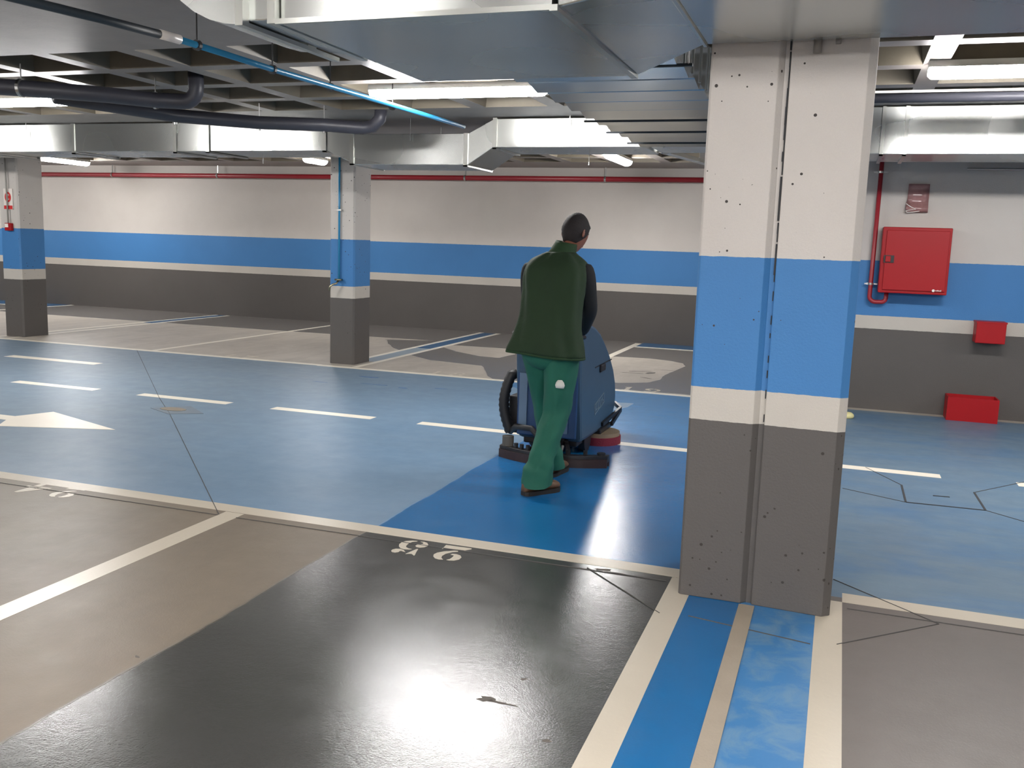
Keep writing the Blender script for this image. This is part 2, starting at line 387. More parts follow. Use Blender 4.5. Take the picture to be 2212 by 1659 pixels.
def ell(cx, cy, rx, ry, a0, a1, n=10): return [(cx+rx*math.cos(a0+(a1-a0)*i/n), cy+ry*math.sin(a0+(a1-a0)*i/n)) for i in range(n+1)]
def crescent(cx, cy, rx, ry, a0, a1, t): return ell(cx, cy, rx, ry, a0, a1) + ell(cx, cy, rx-t, ry-t*.5, a1, a0)
L8 = [crescent(.5,.25,.45,.25,PI/2+.25,3*PI/2-.1,.2), crescent(.5,.25,.45,.25,-PI/2+.1,PI/2-.25,.2), crescent(.5,.76,.38,.24,PI/2+.1,3*PI/2-.25,.18), crescent(.5,.76,.38,.24,-PI/2+.25,PI/2-.1,.18)]
L9 = [crescent(.5,.7,.45,.3,PI/2+.1,3*PI/2-.2,.2), crescent(.5,.62,.45,.38,-.8,PI/2-.1,.2), [(.1,.05),(.4,0),(.75,.18),(.85,.42),(.7,.38),(.5,.12),(.15,.14)]]
def number(label, pieces):
    e = bpy.data.objects.new('bay_number', None); COL.objects.link(e); e.parent = FLOOR; e['label'] = label
    for polys in pieces: glyph(polys, 0, 0, False, e, 'digit')
number('stencilled bay number 25 on the scrubbed grey bay', [G2, G5])
c2 = center(G2); t2 = floor_at(148, 1064); sh = (t2[0]-c2[0], t2[1]-c2[1])
def flip(polys, cx, cy): return [[(2*cx-x, 2*cy-y) for x, y in q] for q in polys]
t4 = floor_at(74, 1056)
number('faded bay number 24 on the dusty grey bay at far left', [[[(x+sh[0], y+sh[1]) for x, y in q] for q in G2], flip(local(L4, .17, .20, t4[0], t4[1]), t4[0], t4[1])])
for lab, gs, x in (('bay number 17 beyond the blue lane', (L1, L7), -7.3), ('bay number 18 beyond the blue lane', (L1, L8), -4.42), ('bay number 19 beyond the blue lane right of the cleaner', (L1, L9), -2.12)):
    number(lab, [local(gs[0], .15, .24, x, 10.03), local(gs[1], .19, .24, x+.27, 10.03)])

# construction joints, covers, chips
def strip(name, a, b, wd=.007, z=.0032, mat=None, label=None):
    a = Vector((*a, 0)); b = Vector((*b, 0)); d = (b-a).normalized(); n = Vector((-d.y, d.x, 0))*wd/2
    return flat(name, [tuple((a+n).xy), tuple((a-n).xy), tuple((b-n).xy), tuple((b+n).xy)], mat or M_GAP, z, label)
for a, b in (((-8.58, 9.81), (-5.94, 7.07)), ((-5.94, 7.07), (-5.35, 6.49)), ((-5.33, 6.47), (-3.16, 4.22)), ((-19, 4.15), (-3.16, 4.21)), ((-3.04, 4.21), (-.66, 4.22)),
             ((.12, 6.46), (.5, 6.27)), ((.28, 7.19), (.5, 6.74)), ((.95, 6.75), (1.6, 7.6)), ((.96, 6.29), (1.6, 5.7)), ((.08, 4.58), (.51, 4.19)), ((.14, 4.21), (6, 4.20)),
             ((.51, 4.19), (.1, 3.79)), ((-1.05, 4.24), (-.62, 3.82)), ((-.5, 3.84), (.0, 3.75))):
    strip('floor_joint', a, b, .0035, mat=M_JOINT)
for a, b in (((.5, 6.74), (.5, 6.27)), ((.5, 6.27), (.96, 6.29)), ((.96, 6.29), (.95, 6.75)), ((.68, 6.53), (.78, 6.54))):
    strip('cover_gap', a, b, .012, .0034)
mh = tag(MB().prism([(-5.66, 6.62), (-5.35, 6.47), (-5.1, 6.62), (-5.42, 6.86)], 0, .003).build('drain_cover', simple('dusty_cover', (106, 118, 128), .5), FLOOR), 'dusty square drain cover in the blue lane at left')
MB().prism([(-5.45+.13*math.cos(t*PI/6), 6.66+.07*math.sin(t*PI/6)) for t in range(12)], .003, .006).build('grate', simple('tan_grate', (126, 116, 102), .6), mh)
random.seed(5)
def blob(cx, cy, rx, ry, rot, n=14):
    out = []
    for i in range(n):
        t = 2*PI*i/n; k = random.uniform(.45, 1.15); x, y = rx*k*math.cos(t), ry*k*math.sin(t)
        out.append((cx+x*math.cos(rot)-y*math.sin(rot), cy+x*math.sin(rot)+y*math.cos(rot)))
    return out
for cx, cy, rx, ry, rot in ((-1.03, 2.82, .035, .018, .1), (-.97, 2.815, .06, .008, 0), (-.97, 4.25, .05, .012, .2), (-.90, 4.23, .06, .007, 0), (-.96, 3.01, .014, .01, .7), (-2.33, 2.62, .016, .006, -.5), (-.76, 2.64, .018, .01, .5)):
    flat('paint_chip', blob(cx, cy, rx, ry, rot), M_CHIP, .0012)
M_SCUFF = simple('deep_blue_scuff', (36, 92, 148), .4)
for cx, cy, rx, ry in ((-4.9, 9.29, .14, .03), (-4.26, 8.79, .06, .02), (-3.9, 8.95, .08, .012), (-4.6, 8.85, .2, .01), (-5.2, 8.7, .1, .01)): flat('paint_scuff', blob(cx, cy, rx, ry, 0), M_SCUFF, .0012)
for x, y, rx, ry, ro in ((1385, 802, .16, .02, .5), (1405, 806, .10, .05, 1.2), (1370, 806, .22, .015, .1), (1440, 800, .15, .012, .2), (1398, 817, .10, .02, -.5)):
    fx, fy = floor_at(x, y); flat('tyre_scuff', blob(fx, fy, rx, ry, ro), M_CHIP, .0012)

# ------------------------------------------------------------------ walls
def wall(name, a, b, mat=M_WALL): return tag(MB().box(a, b).build(name, mat), kind='structure')
wall('wall_back', (-19, 15, 0), (-.5, 15.2, 3.1))
wall('wall_right', (-.5, 10, 0), (6, 10.2, 3.1))
wall('wall_recess', (-.5, 10.2, 0), (-.3, 15, 3.1))
wall('wall_left', (-19.2, -5, 0), (-19, 15.2, 3.1))
wall('wall_side', (6, -5, 0), (6.2, 10, 3.1))
wall('wall_front', (-19, -5.2, 0), (6, -5, 3.1))

# waffle slab
def make_ceiling():
    m = MB(); PX, RW = .755, .075
    xs = [-6.33+PX*k for k in range(-17, 17)]; xs = [x for x in xs if -19 < x < 6]
    coffY = [(5.40+PX*k, 5.40+PX*(k+1)) for k in range(4)] + [(11.75+PX*k, 11.75+PX*(k+1)) for k in range(3)]
    D = .27; tp = .05
    def quad(a, b, c, d): n = len(m.v); m.v += [a, b, c, d]; m.face((n, n+1, n+2, n+3))
    bands = sorted(coffY); y = -5.0
    for (a, b) in bands:
        if a > y+1e-6: quad((-19, y, SLAB), (6, y, SLAB), (6, a, SLAB), (-19, a, SLAB))
        y = b
        # this row of coffers
        x = -19.0
        for i in range(len(xs)-1):
            x0, x1 = xs[i]+RW, xs[i+1]-RW; y0, y1 = a+RW, b-RW
            quad((x, a, SLAB), (x0, a, SLAB), (x0, b, SLAB), (x, b, SLAB)); x = x1
            quad((x0, a, SLAB), (x1, a, SLAB), (x1, y0, SLAB), (x0, y0, SLAB)); quad((x0, y1, SLAB), (x1, y1, SLAB), (x1, b, SLAB), (x0, b, SLAB))
            lo = [(x0, y0, SLAB), (x1, y0, SLAB), (x1, y1, SLAB), (x0, y1, SLAB)]
            hi = [(x0+tp, y0+tp, SLAB+D), (x1-tp, y0+tp, SLAB+D), (x1-tp, y1-tp, SLAB+D), (x0+tp, y1-tp, SLAB+D)]
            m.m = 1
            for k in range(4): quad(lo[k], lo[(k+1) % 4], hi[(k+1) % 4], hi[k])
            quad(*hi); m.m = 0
        quad((x, a, SLAB), (6, a, SLAB), (6, b, SLAB), (x, b, SLAB))
    quad((-19, y, SLAB), (6, y, SLAB), (6, 15, SLAB), (-19, 15, SLAB))
    m.box((-19, -5, 3.05), (6, 15.2, 3.2))
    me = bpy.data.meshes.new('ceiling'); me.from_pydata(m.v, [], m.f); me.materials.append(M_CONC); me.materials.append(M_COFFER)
    for p_, i_ in zip(me.polygons, m.mi): p_.material_index = i_
    o = bpy.data.objects.new('ceiling', me); COL.objects.link(o); return tag(o, kind='structure')
make_ceiling()

# ------------------------------------------------------------------ pillars
def chamfered(x0, y0, x1, y1, c):
    return [(x0+c, y0), (x1-c, y0), (x1, y0+c), (x1, y1-c), (x1-c, y1), (x0+c, y1), (x0, y1-c), (x0, y0+c)]
pil = thing('pillar', 'large double pillar at front right, white over blue, white and grey bands, split by a vertical joint', 'pillar', (-.26, 4.3, 0))
MB().prism([(-.585, 4.09), (-.575, 4.08), (-.31, 4.08), (-.285, 4.105), (-.285, 4.6), (-.585, 4.6)], 0, SLAB).build('pillar_half', M_COL, pil, bevel=.004)
MB().prism([(-.262, 4.083), (.035, 4.065), (.068, 4.095), (.068, 4.6), (-.262, 4.6)], 0, SLAB).build('pillar_half', M_COL, pil, bevel=.004)
MB().box((-.286, 4.104, 0), (-.261, 4.55, SLAB)).build('joint_filler', M_COL, pil)
# ragged open crack showing dark between the halves
random.seed(3)
m = MB(); z = 1.45
while z < 2.36:
    h = random.uniform(.03, .09); wv = random.uniform(.001, .005)
    m.box((-.267-wv, 4.092, z), (-.263, 4.104, z+h)); z += h+random.choice((.0, 0, .008))
z = .82
while z < 1.45:
    h = random.uniform(.02, .05); m.box((-.268, 4.096, z), (-.264, 4.104, z+h)); z += h+random.uniform(.02, .08)
m.build('open_crack', M_GAP, pil)

p2 = thing('pillar', 'banded pillar in the middle distance with a blue water pipe on its face', 'pillar', (-5.72, 10.3, 0))
MB().prism(chamfered(-5.90, 10.10, -5.56, 10.52, .02), 0, SLAB).build('shaft', M_COL, p2)
p1 = thing('pillar', 'banded pillar at far left with a fire sign on its face', 'pillar', (-10.98, 10.35, 0))
MB().prism(chamfered(-11.18, 10.15, -10.84, 10.60, .02), 0, SLAB).build('shaft', M_COL, p1)

# water pipe and tap on middle pillar
wp = thing('water_pipe', 'thin blue water pipe running down the middle pillar to a brass tap', 'pipe', (-5.76, 10.07, 0))
MB().cyl((-5.755, 10.075, 1.03), (-5.755, 10.075, SLAB), .012, 10).build('pipe', M_BPIPE, wp, smooth=True)
m = MB(); m.box((-5.775, 10.055, 1.86), (-5.72, 10.1, 1.875)); m.build('pipe_clamp', M_STEEL, wp)
m = MB(); m.box((-5.79, 10.03, 1.025), (-5.71, 10.09, 1.045)); m.tube([(-5.75, 10.06, 1.03), (-5.76, 10.02, .99), (-5.80, 10.0, .975), (-5.83, 9.99, .95), (-5.835, 9.985, .90)], .012, 8)
m.build('tap', simple('chrome_brass', (170, 165, 140), .25, 1), wp, smooth=True)

# sign and call point on far left pillar
sg = thing('fire_sign', 'white fire safety sign with a red ring and red caption on the far left pillar', 'sign', (-11.020, 10.13, 1.9))
MB().box((-11.080, 10.135, 1.775), (-10.920, 10.148, 2.06)).build('sign_plate', M_SIGN, sg)
m = MB(); n = 20; ri = [(-11.000+.033*math.cos(2*PI*i/n), 1.945+.046*math.sin(2*PI*i/n)) for i in range(n)]; ro = [(-11.000+.055*math.cos(2*PI*i/n), 1.945+.07*math.sin(2*PI*i/n)) for i in range(n)]
for i in range(n): m.prism([ri[i], ro[i], ro[(i+1) % n], ri[(i+1) % n]], 10.131, 10.136, 'y')
m.build('red_ring', M_SIGNRED, sg)
MB().box((-11.075, 10.132, 1.78), (-10.925, 10.136, 1.83)).build('caption', M_SIGNRED, sg)
MB().box((-10.990, 10.128, 1.925), (-10.970, 10.134, 1.965)).build('pictogram', M_SIGNRED, sg)
cp = thing('alarm_button', 'small red alarm call box below the fire sign', 'alarm', (-10.990, 10.12, 1.53))
MB().box((-11.050, 10.10, 1.485), (-10.940, 10.15, 1.59)).build('case', M_RED, cp, bevel=.006)
MB().box((-11.040, 10.096, 1.53), (-10.980, 10.101, 1.58)).build('glass_pane', M_SIGN, cp)
cc = MB().cyl((-10.995, 10.115, 1.59), (-11.010, 10.115, SLAB), .010, 8).build('conduit', simple('grey_conduit', (150, 146, 138), .5), None, True)
tag(cc, 'thin grey conduit running down the far left pillar to the alarm box', 'conduit')

# ------------------------------------------------------------------ wall services
rp = thing('fire_pipe', 'long red sprinkler pipe running along the top of the back wall', 'pipe', (-9, 14.9, 2.6))
MB().cyl((-18.9, 14.9, 2.592), (-.5, 14.9, 2.60), .041, 16).build('pipe', M_RPIPE, rp, smooth=True)
for x in (-16.2, -13.5, -11.07, -7.99, -6.11, -3.69, -1.5):
    m = MB(); m.cyl((x-.015, 14.9, 2.596), (x+.015, 14.9, 2.596), .048, 16); m.box((x-.01, 14.9, 2.63), (x+.01, 14.91, SLAB)); m.build('pipe_hanger', M_STEEL, rp)

cab = thing('hose_cabinet', 'square red fire hose cabinet on the right wall', 'cabinet', (.645, 9.9, 1.5))
CX0, CX1, CZ0, CZ1 = .345, .955, 1.185, 1.815
MB().box((CX0, 9.77, CZ0), (CX1, 10.0, CZ1)).build('case', M_RED, cab, bevel=.008)
MB().box((CX0+.035, 9.752, CZ0+.03), (CX1-.02, 9.772, CZ1-.03)).build('door', M_RED, cab, bevel=.005)
lk = MB().box((.37, 9.742, 1.475), (.462, 9.754, 1.545)).build('lock_plate', M_BLACK, cab)
MB().box((.385, 9.728, 1.482), (.432, 9.744, 1.538)).build('latch', M_RED, cab, bevel=.004)
m = MB(); m.cyl((.835, 9.7515, 1.225), (.835, 9.7485, 1.225), .013, 14)
for i in range(6): m.box((.853+.009*i, 9.7485, 1.22), (.859+.009*i, 9.7515, 1.229+.004*(i % 3 == 2)))
m.build('maker_mark', M_SIGN, cab)
cpipe = thing('hose_pipe', 'red pipe coming down the right wall and turning up into the hose cabinet', 'pipe', (.28, 9.93, 1.1))
pts = [(.285, 9.93, 2.75), (.278, 9.93, 1.14)]
for i in range(1, 7): t = PI+PI/2*i/6; pts.append((.333+.055*math.cos(t), 9.93, 1.14+.055*math.sin(t)))
for i in range(1, 7): t = -PI/2+PI/2*i/6; pts.append((.385+.045*math.cos(t), 9.93, 1.13+.045*math.sin(t)))
pts.append((.43, 9.93, 1.184))
MB().tube(pts, .021, 12).build('pipe', M_RPIPE, cpipe, smooth=True)
for z_ in (2.33, 1.25):
    m = MB(); m.cyl((.28, 9.93, z_), (.28, 9.93, z_+.02), .026, 12); m.box((.22, 9.93, z_+.003), (.34, 9.95, z_+.017)); m.box((.24, 9.95, z_), (.26, 10, z_+.02)); m.build('pipe_clamp', M_STEEL, cpipe)

ps = thing('wall_sign', 'small faded red sign in a clear curling cover above the hose cabinet', 'sign', (.64, 9.98, 2.1))
rr = []
for i in range(13):
    z_ = 1.965+.27*i/12; y_ = 9.985-.03*math.exp(-((i-1.5)/2)**2)-.006*math.sin(i*1.1)
    rr.append([(.545-.012*math.exp(-((i-2)/2.5)**2), y_-.012*math.exp(-((i-2)/2)**2), z_), (.60, y_, z_), (.66, y_+.004, z_), (.735, y_+.006, z_)])
m = MB(); m.loft(rr, closed=False, cap=False); o = m.build('sign_sheet', M_POSTER, ps, smooth=True); o.modifiers.new('s', 'SOLIDIFY').thickness = .003
MB().tube([(.535, 9.95, 2.045), (.57, 9.943, 2.02), (.625, 9.945, 1.992), (.56, 9.94, 1.982), (.535, 9.945, 1.975), (.55, 9.94, 1.962), (.60, 9.945, 1.966), (.66, 9.95, 1.975)], .004, 6).build('cover_edge', simple('glossy_film', (240, 236, 228), .1), ps, smooth=True)

def red_tray(name, label, x0, x1, y0, y1, z0, z1, t=.012):
    e = thing(name, label, 'box', ((x0+x1)/2, (y0+y1)/2, z0))
    m = MB(); m.box((x0, y0, z0), (x1, y0+t, z1)); m.box((x0, y1-t, z0), (x1, y1, z1)); m.box((x0, y0+t, z0), (x0+t, y1-t, z1)); m.box((x1-t, y0+t, z0), (x1, y1-t, z1)); m.box((x0+t, y0+t, z0), (x1-t, y1-t, z0+t))
    m.build('box_shell', M_RED, e); return e
e = thing('wall_box', 'small closed red box mounted over the white stripe of the right wall', 'box', (1.37, 9.9, .75))
MB().box((1.245, 9.79, .75), (1.50, 10.0, .945)).build('box_shell', M_RED, e, bevel=.006)
MB().box((1.24, 9.785, .94), (1.505, 10.0, .955)).build('lid', M_RED, e)
e = red_tray('floor_box', 'long open red box standing on the blue floor at the right wall', 1.055, 1.50, 9.72, 9.98, 0, .225)
MB().box((1.07, 9.735, .10), (1.485, 9.965, .12)).build('tray_filling', simple('dark_filling', (70, 20, 20), .9), e)
fo = MB().loft([[(.15+.07*s*math.cos(t*PI/8), 9.35+.07*s*math.sin(t*PI/8), z_) for t in range(16)] for s, z_ in ((.9, 0), (1, .015), (.95, .035), (.7, .05), (.25, .055))]).build('foam_block', M_FOAM, None, True)
tag(fo, 'small pale yellow rounded block on the floor just behind the near pillar', 'block')
cd = MB().cyl((1.04, 9.95, 2.375), (5.9, 9.95, 2.36), .012, 8).build('conduit', M_STEEL, None, True); tag(cd, 'thin grey conduit along the right wall under the air duct', 'conduit')

# ------------------------------------------------------------------ ducts
def duct_sec(parent, poly, z0, z1, mat=M_DUCT, name='duct_section', bev=.006):
    return MB().prism(poly, z0, z1).build(name, mat, parent, bevel=bev)
YF, YB = 9.0, 9.72
bd = thing('air_duct', 'galvanised air duct crossing the far side of the lane in front of the middle pillar', 'duct', (-7, 9.4, 2.4))
def flange(parent, x, z0, z1, y0=YF, y1=YB, wd=.022, t=.016):
    m = MB(); m.box((x-wd, y0-t, z0-t), (x+wd, y0, z1+t*.4)); m.box((x-wd, y0-t, z0-t), (x+wd, y1+t, z0)); m.box((x-wd, y1, z0-t), (x+wd, y1+t, z1+t*.4))
    m.build('flange', M_FLANGE, parent)
segs = [(-18.9, -13.3), (-13.3, -11.5), (-11.5, -10.0), (-10.0, -8.71), (-8.71, -7.25), (-7.25, -6.81), (-6.81, -5.32)]
for i, (a, b) in enumerate(segs):
    t = (.004, -.006, .003, -.004, .006, 0, -.003)[i]
    duct_sec(bd, [(a, YF-t), (b, YF+t), (b, YB), (a, YB)], 2.415+.035*(b+18.9)/13.6*.9+.005, 2.765)
    flange(bd, b, 2.43+.03*(b+9)/4*.9, 2.765)
def skew(parent, x0, x1, za0, za1, zb0, zb1, name='duct_offset'):
    MB().loft([[(x0, YF, za0), (x0, YB, za0), (x0, YB, za1), (x0, YF, za1)], [(x1, YF, zb0), (x1, YB, zb0), (x1, YB, zb1), (x1, YF, zb1)]]).build(name, M_DUCT, parent, bevel=.005)
skew(bd, -5.30, -5.0, 2.46, 2.76, 2.33, 2.625)
duct_sec(bd, [(-4.98, YF), (-3.70, YF), (-3.70, YB), (-4.98, YB)], 2.31, 2.625); flange(bd, -4.99, 2.32, 2.625); flange(bd, -3.69, 2.31, 2.62)
skew(bd, -3.68, -3.39, 2.305, 2.62, 2.49, 2.765)
duct_sec(bd, [(-3.37, YF), (-1.86, YF), (-1.86, YB), (-3.37, YB)], 2.485, 2.765); flange(bd, -3.38, 2.485, 2.765)
for x in (-12.0, -9.4, -6.6, -4.3, -2.6): 
    MB().cyl((x, YF-.03, 2.55), (x, YF-.03, SLAB), .004, 6).build('hanger_rod', M_STEEL, bd); MB().cyl((x, YB+.03, 2.38), (x, YB+.03, SLAB), .004, 6).build('hanger_rod', M_STEEL, bd)

# wide duct over the near pillar, elbow and the long ribbed duct across the lane
nd = thing('air_duct', 'wide galvanised air duct overhead that passes the near pillar and crosses the lane', 'duct', (-1.2, 5, 2.4))
ZA = 2.38
duct_sec(nd, [(-2.19, 3.36), (-1.05, 3.335), (-1.05, 4.70), (-2.19, 4.70)], ZA, 2.74)
duct_sec(nd, [(-1.03, 3.335), (-.80, 3.20), (-.62, 3.0), (-.61, 4.05), (-.62, 4.07), (-1.02, 4.69)], ZA+.003, 2.74, name='duct_elbow')
duct_sec(nd, [(-.60, 2.95), (5.8, 2.95), (5.8, 4.055), (-.60, 4.055)], ZA+.004, 2.74)
m = MB(); m.box((-1.055, 3.32, ZA-.012), (-1.025, 4.71, ZA+.01)); m.build('flange', M_FLANGE, nd)
m = MB(); m.box((-2.19, 3.322, ZA-.008), (-1.05, 3.34, ZA+.012)); m.build('flange', M_FLANGE, nd)
m = MB(); m.box((-.612, 2.95, ZA-.006), (-.600, 4.06, ZA+.01)); m.build('flange', M_FLANGE, nd)
# short end pieces at the left of the near duct
duct_sec(nd, [(-2.35, 3.37), (-2.23, 3.37), (-2.23, 4.08), (-2.35, 4.02)], ZA+.02, 2.74)
for x in (-2.36, -2.21):
    m = MB(); m.box((x-.018, 3.325, ZA-.004), (x+.018, 3.37, 2.76)); m.box((x-.016, 3.37, ZA-.004), (x+.016, 4.1, ZA+.014)); m.build('flange', M_FLANGE, nd)
rings = []
for i in range(9):
    a = PI/2*i/8; x = -2.38-.42*math.sin(a); zb = ZA+.36*(1-math.cos(a))+.01
    rings.append([(x, 3.375, zb), (x, 3.95, zb), (x, 3.95, 2.755), (x, 3.375, 2.755)])
MB().loft(rings).build('duct_elbow', M_DUCT, nd, smooth=True, auto=40)
# ribbed duct: shallow cross breaks in its sheet metal
ZB = 2.495
prof = []; y = 4.72; k = 0
while y < 9.0:
    prof += [(y, ZB), (y+.17, ZB-.03), (y+.21, ZB+.008), (y+.38, ZB+.004)]; y += .39
prof = [p for p in prof if p[0] < 8.96] + [(8.98, ZB)]
poly = prof + [(8.98, 2.765), (4.72, 2.765)]
MB().prism(poly, -1.86, -.87, 'x').build('ribbed_section', M_RIB, nd)
m = MB()
for i in range(14): y0 = 4.8+i*.29; m.box((-.872, y0, ZB+.01), (-.862, y0+.02, 2.76))
tag(m.build('side_seams', M_DUCT, nd), kind='stuff')
for y0 in (4.95, 7.05, 7.75, 8.55):
    m = MB(); m.bar((-1.93, y0, ZB-.022), (-.80, y0+.01, ZB-.022), .025, .014)
    for xx in (-1.915, -.82): MB().cyl((xx, y0, ZB-.02), (xx, y0, SLAB), .004, 6).build('hanger_rod', M_STEEL, nd)
    m.build('support_strut', M_DPIPE, nd)
duct_sec(nd, [(-1.83, 9.0), (-.60, 9.0), (-.60, 9.72), (-1.83, 9.72)], 2.50, 2.765, name='duct_junction')
rd = thing('air_duct', 'galvanised air duct running along the right wall above the hose cabinet', 'duct', (2, 9.0, 2.4))
duct_sec(rd, [(-.55, 8.62), (.22, 8.62), (.22, 9.3), (-.55, 9.3)], 2.385, 2.77); duct_sec(rd, [(.24, 8.60), (.40, 8.60), (.40, 9.3), (.24, 9.3)], 2.38, 2.77)
duct_sec(rd, [(.42, 8.595), (2.6, 8.595), (2.6, 9.3), (.42, 9.3)], 2.38, 2.77); duct_sec(rd, [(2.62, 8.6), (5.8, 8.6), (5.8, 9.3), (2.62, 9.3)], 2.38, 2.77)
for x in (.23, .41, 2.61): m = MB(); m.box((x-.015, 8.585, 2.365), (x+.015, 8.60, 2.77)); m.box((x-.015, 8.585, 2.365), (x+.015, 9.3, 2.38)); m.build('flange', M_FLANGE, rd)
tr = MB().bar((-1.80, 9.76, 2.52), (-1.42, 12.6, 2.56), .10, .04).build('cable_tray', M_DUCT); tag(tr, 'narrow metal cable tray beyond the ribbed duct, left of the near pillar', 'cable tray')
jb = MB().box((-1.83, 12.3, 2.62), (-1.68, 12.36, 2.76)).build('junction_box', M_SIGN, None, bevel=.005); tag(jb, 'small white junction box under the ceiling beside the near pillar', 'box')
# conduits stubbed on the pillar top
for i, (x, z_, r, lb) in enumerate(((-.162, 2.335, .016, 'short grey conduit end, left of two at the top of the near pillar'), (-.085, 2.368, .011, 'short grey conduit end, right of two at the top of the near pillar'))):
    o = MB().cyl((x, 4.055, z_), (x, 4.055, SLAB if False else 2.384), r, 12).build('conduit_end', simple('pale_conduit', (140, 134, 128), .5), None, True); tag(o, lb, 'conduit', 'conduit ends on the near pillar')

# ------------------------------------------------------------------ pipes under the slab
bp = thing('overhead_pipe', 'blue overhead pipe under the coffered ceiling with dark hose end towards the camera', 'pipe', (-3.6, 5, 2.6))
MB().tube([(-3.56, 4.45, 2.6), (-3.555, 5.4, 2.6), (-3.52, 6.1, 2.6), (-3.45, 7.6, 2.6), (-3.43, 8.30, 2.6)], .019, 10).build('pipe', M_BPIPE, bp, smooth=True)
MB().tube([(-3.80, 2.6, 2.6), (-3.74, 3.5, 2.6), (-3.64, 3.95, 2.6), (-3.57, 4.40, 2.6)], .023, 10).build('insulation', M_DPIPE, bp, smooth=True)
MB().cyl((-3.575, 4.33, 2.6), (-3.56, 4.47, 2.6), .026, 10).build('union', M_SIGN, bp, smooth=True)
for y in (4.62, 5.37, 6.06, 7.0):
    x = -3.56+(y-5)*.02*(y > 5.5); m = MB(); m.cyl((x, y-.012, 2.6), (x, y+.012, 2.6), .03, 12); m.cyl((x, y, 2.62), (x, y, SLAB), .005, 6); m.build('pipe_hanger', M_BLACKP, bp)

dp = thing('drain_pipe', 'thick dark grey drain pipe with an elbow rising into the ceiling at left', 'pipe', (-5.2, 6.5, 2.6))
ZP = 2.60
a = floor_at(425, 222, ZP); 
q = lambda x, y, z=ZP: Vector((*floor_at(x, y, z), z))
e0 = q(424, 220); dirp = (q(230, 216)-e0).normalized()
pts = [e0+Vector((0, 0, SLAB-ZP+.12)), e0+Vector((0, 0, .10))]
for i in range(1, 6): t = PI/2*i/5; pts.append(e0+dirp*(.10*(1-math.cos(t)))+Vector((0, 0, .10*(1-math.sin(t)))))
pts += [q(340, 217), q(230, 205), q(120, 196), q(40, 190), q(-90, 182)]
MB().tube(pts, .062, 20).build('pipe', M_PVC, dp, smooth=True)
for p_ in (q(336, 217), q(46, 190)):
    m = MB(); m.tube([p_-dirp*.012, p_+dirp*.012], .068, 20); m.cyl(tuple(p_+Vector((0, 0, .0))), (p_.x, p_.y, SLAB), .005, 6); m.build('pipe_clamp', M_STEEL, dp)
dp2 = thing('drain_pipe', 'long dark grey drain pipe sloping across behind the elbow pipe towards the far duct', 'pipe', (-4, 8.5, 2.6))
ZQ = 2.60
f0 = q(120, 208, ZQ); f1 = q(380, 250, ZQ); f2 = q(560, 265, ZQ); f3 = q(700, 270, ZQ)
yq = 8.40
MB().tube([f0, f1, f2, f3, Vector((-4.55, yq, ZQ+.01)), Vector((-4.44, yq+.02, ZQ+.03)), Vector((-4.37, yq+.03, ZQ+.10)), Vector((-4.36, yq+.03, ZQ+.20))], .062, 20).build('pipe', M_PVC, dp2, smooth=True)
for p_ in (f1, f2, f3): m = MB(); m.cyl(tuple(p_-Vector((0, 0, .07))), (p_.x, p_.y, SLAB), .005, 6); m.cyl(tuple(p_-Vector((0, 0, .075))), tuple(p_-Vector((0, 0, .055))), .014, 8); m.build('pipe_hanger', M_STEEL, dp2)
dp3 = thing('drain_pipe', 'dark grey drain pipe right of the near pillar, in front of the right duct', 'pipe', (2, 7.4, 2.6))
MB().cyl((-.8, 7.44, 2.66), (5.9, 7.40, 2.655), .032, 20).build('pipe', M_PVC, dp3, smooth=True)
m = MB(); m.bar((-.8, 7.42, 2.70), (5.9, 7.38, 2.695), .05, .016); m.build('pipe_highlight', M_SIGN, dp3)  # lamp highlight along the top of the pipe, modelled as a white bar

# ------------------------------------------------------------------ lamps
def make_lamp():
    r = thing('ceiling_lamp', 'x', 'lamp')
    MB().prism([(-.075, 0), (.075, 0), (.06, .045), (-.06, .045)], -.75, .75, 'y').build('lamp_housing', M_HOUSING, r, bevel=.004)
    n = 10; prof = [(.072*math.cos(PI+PI*i/n), .065*math.sin(PI+PI*i/n)) for i in range(n+1)]
    rings = []
    for yy, s in ((-.75, .7), (-.73, .95), (-.70, 1), (.70, 1), (.73, .95), (.75, .7)): rings.append([(x*s, yy, z_*s-.001) for x, z_ in prof])
    MB().loft(rings).build('diffuser', M_LAMP, r, smooth=True, auto=50)
    for yy in (-.5, .5): MB().box((-.02, yy-.015, .045), (.02, yy+.015, .046)).build('bracket', M_STEEL, r)
    return r
lamp0 = make_lamp(); used = False
def lamp(x, y, rz, label, group=None, z=SLAB-.045):
    global used
    if not used: r = lamp0; used = True
    else:
        r = lamp0.copy(); COL.objects.link(r)
        for ch in lamp0.children: c = ch.copy(); COL.objects.link(c); c.parent = r
    r.location = (x, y, z); r.rotation_euler = (0, 0, rz); r['label'] = label
    if group: r['group'] = group
    return r
H = PI/2
lamp(-3.0, 7.08, H, 'lit tube lamp under the ceiling above the cleaner, largest in the middle of the picture')
lamp(-7.5, 7.08, H, 'lit tube lamp at the left edge partly hidden by the dark drain pipe')
lamp(1.17, 6.75, H, 'lit tube lamp right of the near pillar')
lamp(-11.9, 7.08, H, 'lit tube lamp over the lane beyond the left picture edge')
lamp(5.0, 6.75, H, 'lit tube lamp over the lane beyond the right picture edge')
lamp(-13.1, 13.1, 0, 'lit tube lamp over the far bays beside the far left pillar')
lamp(-7.96, 13.18, 0, 'short lit lamp over the far bays just left of the middle pillar').scale = (1.2, .33, 1)
lamp(-3.0, 12.8, 0, 'lit tube lamp over the far bays right of the cleaner').scale = (1.1, .75, 1)
